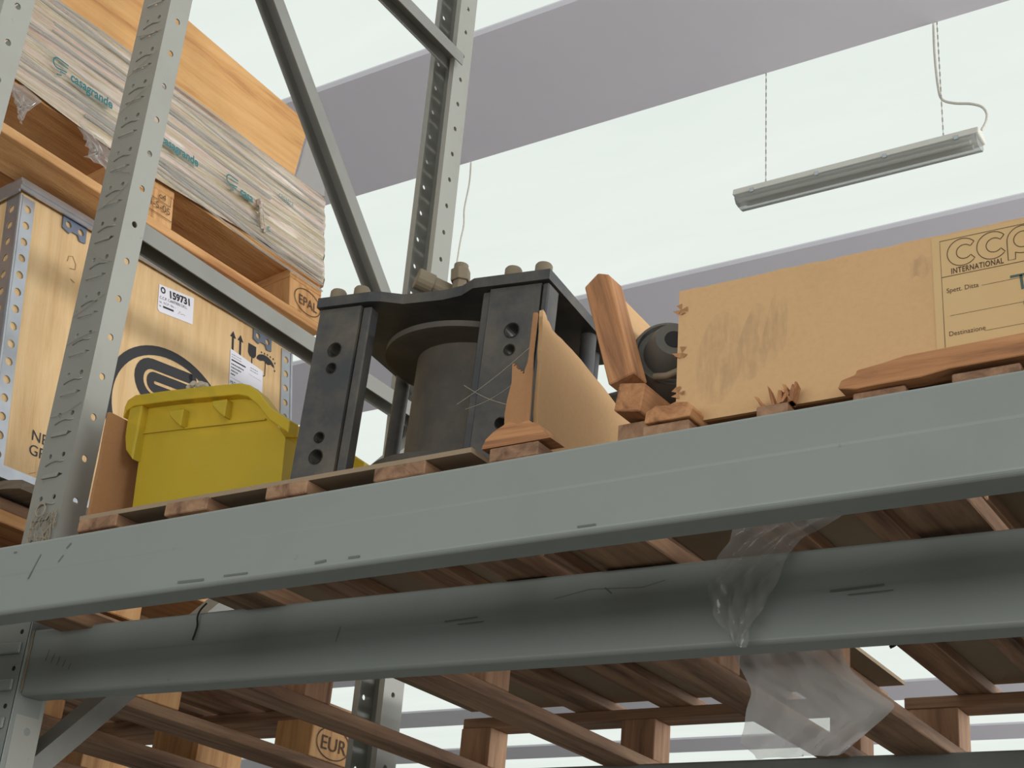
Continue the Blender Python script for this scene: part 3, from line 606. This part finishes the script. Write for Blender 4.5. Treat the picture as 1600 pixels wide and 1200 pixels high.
# ------------------------------------------------------------------ yellow bin
yb = thing('storage_bin', 'translucent yellow plastic storage bin with a lipped rim', 'bin', (-1.756, 1.49, 0.6835))
BK = lambda P: [(x * 1.053, z * 1.053 + (0.036 if z > 0.01 else 0)) for x, z in P]
prof = [(0, 0.001), (0.300, 0.001), (0.296, 0.092), (0.262, 0.132), (0.235, 0.160), (0.212, 0.168), (0.10, 0.180), (-0.008, 0.192)]
prof = BK(prof); n = len(prof); g = MB(); dY = 0.17
ins = lambda z: 0.010 * (1 - z / 0.24)
vs = [(x, 0.0 + ins(z), z) for x, z in prof] + [(x, dY - ins(z), z) for x, z in prof]
g.add(vs, [tuple(range(n)), tuple(range(2 * n - 1, n - 1, -1)), (0, n, n + 1, 1), (1, n + 1, n + 2, 2), (n - 1, 2 * n - 1, n, 0)])
body = g.build('bin_body', 'yellow_plastic', yb); sd = body.modifiers.new('wall', 'SOLIDIFY'); sd.thickness = 0.003
rim = [(-0.040, 0.192), (-0.036, 0.203), (-0.02, 0.209), (0.06, 0.203), (0.13, 0.196), (0.205, 0.188), (0.226, 0.181), (0.25, 0.163), (0.277, 0.135), (0.318, 0.108)]
rim = BK(rim)
low = [(x, z - 0.020) for x, z in rim]
for y0, y1 in ((-0.016, 0.006), (dY - 0.006, dY + 0.016)):
    MB().prism(rim + low[::-1], 'Y', y0, y1).build('rim', 'yellow_plastic', yb, bevel=0.004, seg=3)
MB().prism(BK([(-0.030, 0.190), (-0.030, 0.165), (-0.028, 0.140), (-0.020, 0.116), (-0.0015, 0.098), (-0.0015, 0.190)]), 'Y', -0.014, dY + 0.014).build('grip_lip', 'yellow_plastic', yb, bevel=0.003, seg=2)
for x in (0.075, 0.165):
    MB().prism(BK([(x - 0.016, 0.170), (x + 0.016, 0.168), (x + 0.016, 0.138), (x + 0.004, 0.146), (x - 0.012, 0.160)]), 'Y', -0.013, 0.006).build('rim_gusset', 'yellow_plastic', yb, bevel=0.002)
MB().prism(BK([(-0.004, 0.148), (0.255, 0.128), (0.255, 0.1255), (-0.004, 0.1455)]), 'Y', -0.001, 0.006).build('rib_line', 'yellow_plastic', yb)
rl = thing('rubber_roll', 'dark round part showing dimly through the yellow bin', 'part', (-1.53, 1.575, 0.690))
MB().lathe([(0.035, -0.03), (0.058, -0.028), (0.058, 0.028), (0.035, 0.03)], (0, 0, 0.060), (0.1, 1, 0), 28).build('roll_body', 'rubber', rl, smooth=True)
rl = thing('rubber_roll', 'smaller dark part at the left inside the yellow bin', 'part', (-1.68, 1.58, 0.690))
MB().lathe([(0.03, -0.03), (0.045, -0.028), (0.045, 0.028), (0.03, 0.03)], (0, 0, 0.047), (0.1, 1, 0), 28).build('roll_body', 'rubber', rl, smooth=True)
dl = MB()
for k in range(10):
    q = Vector((random.uniform(-.014, .014), random.uniform(-.008, .008), random.uniform(0, .007)))
    dl.lathe([(0.001, -0.005), (0.006, -0.003), (0.007, 0.001), (0.003, 0.005)], q, (random.uniform(-1, 1), random.uniform(-1, 1), 1), 7)
tag(dl.build('dust_clump', 'dust', loc=(-1.650, 1.49, 0.9345), smooth=True), 'fluffy clump of dust on the rim of the yellow bin', 'dust')

# ------------------------------------------------------------------ fibreboard crate remains on the winch pallet
tag(MB().prism(jag([(1.447, 0.688), (1.445, 0.9)], 0.001, 5) + [(1.69, 0.897), (1.69, 0.683)], 'X', -0.0035, 0.0035).build('fibreboard_sheet', 'fibreboard_dark', loc=(-1.7985, 0, 0)), 'brown fibreboard panel standing between the post and the yellow bin', 'panel')
tag(MB().prism(jag([(1.425, 0.690), (1.424, 0.80), (1.420, 0.890)], 0.0015, 6) + jag([(1.420, 0.890), (1.445, 0.872), (1.52, 0.862), (1.72, 0.815), (1.84, 0.79)], 0.0012, 6)[1:] + [(1.84, 0.684)], 'X', -0.003, 0.003).build('fibreboard_sheet', 'fibreboard', loc=(-0.948, 0, 0)), 'torn tan fibreboard panel leaning right of the winch', 'panel')
cs = thing('fibreboard_strip', 'ragged brown fibreboard strip at the foot of the winch', 'panel', (-0.985, 1.408, 0.690))
MB().prism([(0.0, 0.0)] + [(0.036, 0.0)] + jag([(0.036, 0.0), (0.034, 0.13), (0.026, 0.105), (0.016, 0.112), (0.006, 0.122), (0.0, 0.0)], 0.003, 5)[1:-1], 'Y', 0.0, 0.006).build('strip_face', 'fibreboard_dark', cs)
MB().tube([(0.036, 0.0, 0.0), (0.0365, 0.0, 0.06), (0.034, 0.001, 0.13), (0.036, 0.001, 0.19)], 0.0036, 6).build('rolled_edge', 'fibreboard_dark', cs, smooth=True)
bt = MB().prism(jag([(-0.990, 0.6795), (-0.985, 0.692), (-0.968, 0.704), (-0.952, 0.712), (-0.940, 0.706), (-0.922, 0.708), (-0.906, 0.699), (-0.889, 0.6795)], 0.0012, 3), 'Y', 1.372, 1.406)
tag(bt.build('batten_stub', 'wood_red_X'), 'splintered reddish batten stub below the torn panel', 'wood')

# ------------------------------------------------------------------ right crate
cs_ = thing('fibreboard_case', 'brown fibreboard case with a printed address label', 'case', (-0.727, 1.386, 0.6745))
top = jag([(0.0, 0.176), (0.30, 0.174), (0.66, 0.171)], 0.0012, 16)
MB().prism([(0.0, 0.0)] + [(0.66, 0.0)] + top[::-1], 'Y', 0.0, 0.006).build('front_panel', 'fibreboard', cs_)
MB().box(0.02, 0.653, 0.0065, 0.4395, 0.0005, 0.006).build('bottom_panel', 'fibreboard_dark', cs_)
MB().prism([(0.03, 0.0), (0.66, 0.0), (0.66, 0.165), (0.03, 0.165)], 'Y', 0.44, 0.446).build('back_panel', 'fibreboard', cs_)
MB().box(0.654, 0.66, 0.0065, 0.4395, 0.0, 0.168).build('side_panel', 'fibreboard', cs_)
fy = lambda e: (lambda u, v: (u, -e, v))
p = Print(); p.poly([(0.309, 0.004), (0.60, 0.004), (0.60, 0.169), (0.309, 0.171)]); lb = p.build('address_label', fy(0.0006), 'paper_tan', cs_)
p = Print(); p.stroke([(0.318, 0.004), (0.318, 0.165), (0.59, 0.163)], 0.0007); p.stroke([(0.318, 0.120), (0.59, 0.119)], 0.0007)
for v in (0.101, 0.072, 0.047, 0.022): p.stroke([(0.325 if v in (0.072, 0.022) else 0.36, v), (0.59, v)], 0.0004)
def ring_c(cu, cv, ro, ri, w=0.0009):
    p.stroke(arc(cu, cv, ro, ro, 38, 322, 30) + arc(cu + 0.002, cv, ri, ri, 322, 38, 30) + [arc(cu, cv, ro, ro, 38, 38, 1)[0]], w)
ring_c(0.342, 0.1465, 0.0165, 0.0085); ring_c(0.374, 0.1465, 0.0165, 0.0085)
p.stroke(arc(0.406, 0.1465, 0.0165, 0.0165, -120, 180, 30) + [(0.3895, 0.124), (0.397, 0.124), (0.3975, 0.1325)], 0.0009); p.stroke(arc(0.406, 0.1465, 0.0095, 0.0095, 0, 360, 24), 0.0009)
p.text('INTERNATIONAL', 0.3285, 0.1222, 0.0094, 0.70, spacing=1.12, bold=0.0002)
p.text('Spett. Ditta', 0.3225, 0.1000, 0.0078, 0.95); p.text('Destinazione', 0.3225, 0.0480, 0.0078, 0.95)
p.build('label_print', fy(0.0010), 'ink_brown', lb)
p = Print(); p.stroke([(0.390, 0.104), (0.405, 0.104)], 0.0030); p.stroke([(0.401, 0.104), (0.402, 0.087)], 0.0030); p.stroke(arc(0.412, 0.070, 0.009, 0.009, 60, 300, 10), 0.003)
p.build('handwriting', fy(0.0010), 'marker_green', lb)
t = NT('smudge'); t.col(lin((158, 146, 126))); t.rough(0.9)
tc = t.node('ShaderNodeTexCoord'); vm = t.node('ShaderNodeVectorMath', operation='DISTANCE'); t.link(tc.outputs['Generated'], vm.inputs[0]); vm.inputs[1].default_value = (0.5, 0.5, 0.5)
fo = t.ramp(vm.outputs['Value'], [(0.30, (120, 120, 120)), (0.62, (0, 0, 0))]); nz = t.ramp(t.noise(t.coord((40, 40, 9)), 3, 5), [(0.35, (0, 0, 0)), (0.65, (255, 255, 255))])
al = t.mix(1.0, fo, nz, 'MULTIPLY'); tr = t.node('ShaderNodeBsdfTransparent'); ms = t.node('ShaderNodeMixShader'); t.link(al, ms.inputs[0]); t.link(tr.outputs[0], ms.inputs[1]); t.link(t.b.outputs[0], ms.inputs[2]); t.link(ms.outputs[0], t.out.inputs[0])
for (u, v, a, b, r) in ((0.055, 0.075, 0.030, 0.060, -0.15), (0.098, 0.085, 0.022, 0.050, -0.2), (0.125, 0.10, 0.015, 0.046, -0.12), (0.295, 0.140, 0.014, 0.014, 0)):
    pp = Print(); pp.poly([(x + random.uniform(-.002, .002), y + random.uniform(-.004, .004)) for x, y in arc(u, v, a, b, 0, 345, 18, r)]); pp.build('smudge', fy(0.0003), 'smudge', cs_)
for u, v in ((0.004, 0.150), (0.006, 0.092), (0.003, 0.040), (0.026, 0.010)):
    tt = MB()
    for k in range(4):
        a0 = random.uniform(0, 6.28); tt.add([(u, -0.0005, v), (u + 0.010 * math.cos(a0), -0.007 * random.random() - 0.001, v + 0.008 * math.sin(a0)), (u + 0.009 * math.cos(a0 + 0.9), -0.002, v + 0.008 * math.sin(a0 + 0.9))], [(0, 1, 2)])
    tt.build('torn_flake', 'fibreboard_dark', cs_)
# broken batten in front of the case
pts = [(0.0, 0.003), (0.004, 0.012), (0.020, 0.016), (0.022, 0.021), (0.05, 0.024), (0.075, 0.028), (0.56, 0.034)]
bb = MB().prism(pts + [(0.56, 0.006), (0.12, 0.004), (0.09, 0.000), (0.045, 0.0), (0.02, -0.001)], 'Y', 0, 0.024)
tag(bb.build('broken_batten', 'wood_red_X', bevel=0.001, loc=(-0.519, 1.359, 0.6685)), 'splintered orange-brown batten lying along the case front', 'batten')
for nm, lab, x, n_, s_ in (('splinter_bundle', 'frayed bundle of wood splinters under the case', -0.612, 11, 0.040), ('splinter_bundle', 'short end-grain block at the left foot of the case', -0.752, 0, 0.055)):
    q = MB()
    if n_:
        for k in range(n_):
            xx = random.uniform(0, s_); hh = random.uniform(0.010, 0.027); sx = random.uniform(-.012, .012); ww = random.uniform(0.003, 0.006); y0 = random.uniform(0, 0.008); q.add([(xx, y0, 0), (xx + ww, y0, 0), (xx + ww, y0 + .012, 0), (xx, y0 + .012, 0), (xx + sx, y0 - .004, hh), (xx + sx + ww * .6, y0 - .002, hh * random.uniform(.7, 1)), (xx + sx + ww * .6, y0 + .008, hh * .8), (xx + sx, y0 + .008, hh * .9)], [(0, 3, 2, 1), (4, 5, 6, 7), (0, 1, 5, 4), (1, 2, 6, 5), (2, 3, 7, 6), (3, 0, 4, 7)])
        tag(q.build(nm, 'wood_red_Z', loc=(x, 1.362, 0.6685), rot=(0, 0, 0)), lab, 'wood')
    else:
        q.prism([(0, 0), (0.058, 0), (0.062, 0.010), (0.056, 0.018), (0.040, 0.021), (0.030, 0.018), (0.014, 0.020), (0.002, 0.014)], 'Y', 0, 0.07)
        tag(q.build('wood_offcut', 'wood_red_Y', bevel=0.001, loc=(x, 1.356, 0.6685)), lab, 'wood')
# collapsed side of the case: leaning post with its panel, and the batten under it
ln = thing('crate_side', 'orange timber post with thin panel leaning left of the case', 'crate part', (-0.794, 1.372, 0.7405), (0, math.radians(-16.5), 0))
MB().add([(-0.018, 0, 0), (0.018, 0, 0), (0.018, 0.034, 0), (-0.018, 0.034, 0), (-0.018, 0, 0.150), (0.004, 0, 0.160), (0.018, 0.0, 0.150), (0.018, 0.034, 0.150), (-0.018, 0.034, 0.150), (0.002, 0.03, 0.160)],
         [(0, 3, 2, 1), (0, 1, 6, 5, 4), (1, 2, 7, 6), (2, 3, 8, 9, 7), (3, 0, 4, 8), (4, 5, 9, 8), (5, 6, 7, 9)]).build('timber_post', 'wood_red_Z', ln, bevel=0.0015)
MB().prism([(0.0345, 0.0), (0.26, 0.0), (0.26, 0.09), (0.13, 0.142), (0.0345, 0.152)], 'X', 0.000, 0.006).build('thin_panel', 'fibreboard', ln)
tag(MB().box(-0.018, 0.018, 0, 0.092, -0.018, 0.018).build('batten', 'wood_red_Y', bevel=0.0015, loc=(-0.783, 1.374, 0.7155), rot=(0, math.radians(10), 0)), 'square batten end below the leaning timber post', 'batten')
tag(MB().box(0, 0.05, 0, 0.055, 0, 0.024).build('support_slat', 'wood_aged_Y', loc=(-0.811, 1.400, 0.6695)), 'slat propping the square batten', 'batten')
ro = thing('rubber_roller', 'dark rubber roller with a hollow hub beside the case', 'roller', (-0.761, 1.436, 0.672))
AX = Vector((0.53, -0.80, 0.14)).normalized(); RC = Vector((0.0, 0.0, 0.126))
MB().lathe([(0.03, -0.05), (0.049, -0.05), (0.049, -0.010), (0.046, -0.002), (0.043, -0.002), (0.041, -0.008), (0.034, -0.008)], RC, AX, 40).build('roller_body', 'rubber', ro, smooth=True)
MB().lathe([(0.035, -0.010), (0.028, 0.018), (0.023, 0.028), (0.012, 0.028), (0.012, -0.005)], RC, AX, 32).build('hub', 'rubber', ro, smooth=True)
MB().cyl(RC + AX * 0.0282, RC + AX * 0.0288, 0.0118, n=24).build('bore_shade', 'bore_dark', ro)  # dark disc across the hub mouth, shade of the hollow put in as colour
MB().tube([RC + Vector((-0.012, -0.020, -0.040)), RC + Vector((0.006, -0.022, -0.043)), RC + Vector((0.026, -0.018, -0.036))], 0.0045, 10).build('clamp_arm', 'dusty_fitting', ro, smooth=True)
MB().prism([(-0.006, 0.0), (0.06, 0.0), (0.06, 0.082), (0.03, 0.079), (-0.005, 0.079)], 'Y', 0.03, 0.12).build('cradle', 'rubber', ro)

# ------------------------------------------------------------------ plastic bag draped over the second beam
bag = thing('plastic_bag', 'clear plastic sheet hanging over the shaded second beam', 'plastic bag', (-0.66, 1.44, 0.531))
def sheet(rows, nu=14, amp=0.004, name='flap', fold=3.0, mat='bag_film'):
    # rows: list of (left point, right point); interpolated with crumples
    vs = []; nr = (len(rows) - 1) * 8
    for i in range(nr + 1):
        k = min(int(i / 8), len(rows) - 2); f_ = i / 8 - k
        L = Vector(rows[k][0]).lerp(Vector(rows[k + 1][0]), f_); R_ = Vector(rows[k][1]).lerp(Vector(rows[k + 1][1]), f_)
        for j in range(nu + 1):
            q = L.lerp(R_, j / nu); ph = fold * j + i * 0.45
            q.y += amp * (math.sin(ph) + 0.6 * math.sin(2.3 * j - 0.8 * i)) * (0.35 + 0.65 * min(1, i / 6)) - amp * 0.8
            q.x += 0.4 * amp * math.sin(i * 0.9 + j * 1.7); vs.append(q)
    g = MB().add(vs, [(i * (nu + 1) + j, i * (nu + 1) + j + 1, (i + 1) * (nu + 1) + j + 1, (i + 1) * (nu + 1) + j) for i in range(nr) for j in range(nu)])
    o = g.build(name, mat, bag, smooth=True); s_ = o.modifiers.new('s', 'SUBSURF'); s_.levels = 1; s_.render_levels = 1; return o
# front flap (in front of the beam) and rear flap (behind it), joined by the strip lying on top of the beam
sheet([((0.000, -0.030, 0.030), (0.135, -0.016, 0.026)), ((-0.012, -0.020, 0.002), (0.072, -0.010, 0.004)), ((-0.040, -0.018, -0.040), (0.044, -0.012, -0.040)), ((-0.030, -0.016, -0.075), (0.022, -0.012, -0.080)), ((-0.006, -0.016, -0.112), (0.004, -0.014, -0.116))], name='front_flap', amp=0.004, fold=1.3)
sheet([((-0.10, 0.056, 0.006), (0.07, 0.056, 0.006)), ((-0.075, 0.10, -0.050), (0.055, 0.10, -0.052)), ((-0.048, 0.12, -0.13), (0.075, 0.12, -0.115)), ((-0.062, 0.125, -0.185), (0.125, 0.12, -0.155)), ((-0.045, 0.13, -0.205), (0.06, 0.125, -0.205))], name='rear_flap', nu=18, amp=0.0035, fold=0.8, mat='bag_film_milky')

# ------------------------------------------------------------------ hanging lamp
LY = 1.2205 * H
lm = thing('hanging_lamp', 'slim white fluorescent lamp hung on two chains', 'lamp', (-2.785, LY + 0.0, 4.045), (0, 0, 0))
LL = 1.265
MB().prism([(-0.062, 0.05), (0.062, 0.05), (0.054, 0.088), (0.03, 0.094), (-0.03, 0.094), (-0.054, 0.088)], 'X', 0.0, LL).build('housing', 'lamp_white', lm, bevel=0.006, seg=2)
df_ = MB().prism([(-0.060, 0.049), (-0.060, 0.028), (-0.045, 0.005), (-0.02, 0.0), (0.02, 0.0), (0.045, 0.005), (0.060, 0.028), (0.060, 0.049)], 'X', 0.012, LL - 0.012).build('diffuser', 'lamp_diffuser', lm, smooth=True)
MB().box(0.03, LL - 0.03, -0.05, 0.05, 0.040, 0.048).build('reflector', 'lamp_white', lm)
for y in (-0.022, 0.022): MB().cyl((0.05, y, 0.030), (LL - 0.05, y, 0.030), 0.012, n=14).build('tube', 'lamp_white', lm, smooth=True)
for x in (0.10, 0.45, 0.80, 1.15): MB().box(x, x + 0.02, -0.065, -0.060, 0.040, 0.062).build('clip', 'galvanised', lm)
def chain(x, z0, z1, name='chain'):
    q = MB(); n = int((z1 - z0) / 0.022)
    for i in range(n):
        z = z0 + (z1 - z0) * (i + 0.5) / n; a = (0.0035, 0.0012) if i % 2 else (0.0012, 0.0035)
        q.box(x - a[0], x + a[0], -a[1], a[1], z - 0.013, z + 0.013)
    q.build(name, 'chain_grey', lm)
chain(0.160, 0.09, H + 0.03 - 4.045); chain(1.083, 0.09, H + 0.03 - 4.045)
CV = [(1.060, 0.02, H + 0.03 - 4.045), (1.060, 0.01, 0.62), (1.068, 0.01, 0.42), (1.085, 0.01, 0.34), (1.14, 0.01, 0.30), (1.22, 0.01, 0.27), (1.272, 0.01, 0.235), (1.292, 0.01, 0.19), (1.285, 0.01, 0.145), (1.262, 0.01, 0.105)]
def smooth_path(P, n=6):
    P = [Vector(p_) for p_ in P]; out = []
    for i in range(len(P) - 1):
        a, b, c_, d = P[max(i - 1, 0)], P[i], P[i + 1], P[min(i + 2, len(P) - 1)]
        for k in range(n):
            s_ = k / n; out.append(0.5 * ((2 * b) + (c_ - a) * s_ + (2 * a - 5 * b + 4 * c_ - d) * s_ ** 2 + (3 * b - a - 3 * c_ + d) * s_ ** 3))
    return out + [P[-1]]
MB().tube(smooth_path(CV), 0.0068, 8).build('power_cable', 'cable_white', lm, smooth=True)
tag(MB().tube(smooth_path([(0, 0, 0.77), (0.006, 0, 0.6), (-0.012, 0, 0.42), (-0.004, 0, 0.30), (-0.02, 0, 0.15), (-0.04, 0, -0.3), (-0.05, 0, -0.9)]), 0.0055, 6).build('hanging_wire', 'cable_white', loc=(-4.55, LY + 0.01, 4.11), smooth=True), 'thin dusty wire hanging from the ceiling behind the far post', 'wire')

# ------------------------------------------------------------------ cobwebs and scraps
cw = MB()
def strand(a, b, sag, r=0.00045, n=8):
    a, b = Vector(a), Vector(b); cw.tube([a.lerp(b, i / n) + Vector((0, 0, -sag * math.sin(math.pi * i / n))) for i in range(n + 1)], r, 4)
for k in range(34):
    x = random.uniform(-1.915, -1.868); z = 0.742 - random.random() ** 1.3 * 0.07
    P0 = Vector((x, 1.4395, z)); pts = [P0]
    for j in range(6): pts.append(pts[-1] + Vector((random.uniform(-.008, .008), random.uniform(-.002, .0012), random.uniform(-.014, .004))))
    cw.tube(pts, 0.0007, 4)
cw.tube(smooth_path([(-1.908 + 0.011 * math.cos(a_), 1.4385, 0.742 + 0.011 * math.sin(a_)) for a_ in [i * 0.5 for i in range(14)]], 3), 0.0012, 5)
tag(cw.build('cobweb', 'dust', smooth=True), 'beige tangle of cobweb at the foot of the perforated post', 'cobweb', kind='stuff')
cw = MB()
for k in range(9):
    z = 0.93 + k * 0.1 + random.uniform(-.03, .03); strand((-1.94, 1.4405, z), (-1.87, 1.4405, z + random.uniform(-.05, .06)), random.uniform(-.006, .01), 0.0006)
tag(cw.build('cobweb', 'dust', smooth=True), 'thin cobweb threads across the face of the perforated post', 'cobweb', kind='stuff')
cw = MB()
strand((-1.105, 1.465, 0.800), (-0.958, 1.415, 0.835), 0.004, 0.0005); strand((-1.09, 1.465, 0.790), (-0.965, 1.41, 0.79), 0.006, 0.0004); strand((-1.10, 1.47, 0.83), (-1.0, 1.44, 0.77), 0.004, 0.0004)
tag(cw.build('cobweb', 'dust', smooth=True), 'cobweb threads between the winch drum and the torn panel', 'cobweb', kind='stuff')
tag(MB().tube(smooth_path([(-1.496, 1.4405, 0.548), (-1.503, 1.4375, 0.538), (-1.508, 1.4385, 0.528), (-1.507, 1.4400, 0.515), (-1.511, 1.4395, 0.495)]), 0.0014, 5).build('wire_scrap', 'bore_dark', smooth=True), 'black scrap of wire hanging over the shaded second beam', 'wire')
tag(MB().tube(smooth_path([(-0.606, 1.76, 0.640), (-0.609, 1.76, 0.56), (-0.603, 1.77, 0.520), (-0.606, 1.775, 0.508), (-0.615, 1.775, 0.503)]), 0.0022, 6).build('cable_tie', 'bore_dark', smooth=True), 'black hooked cable tie poking out under the right pallet', 'cable tie')

# ------------------------------------------------------------------ raise everything from eye-level coordinates to the floor datum
for o in scene.objects:
    if o.parent is None and o.type in ('MESH', 'EMPTY'): o.location.z += CH
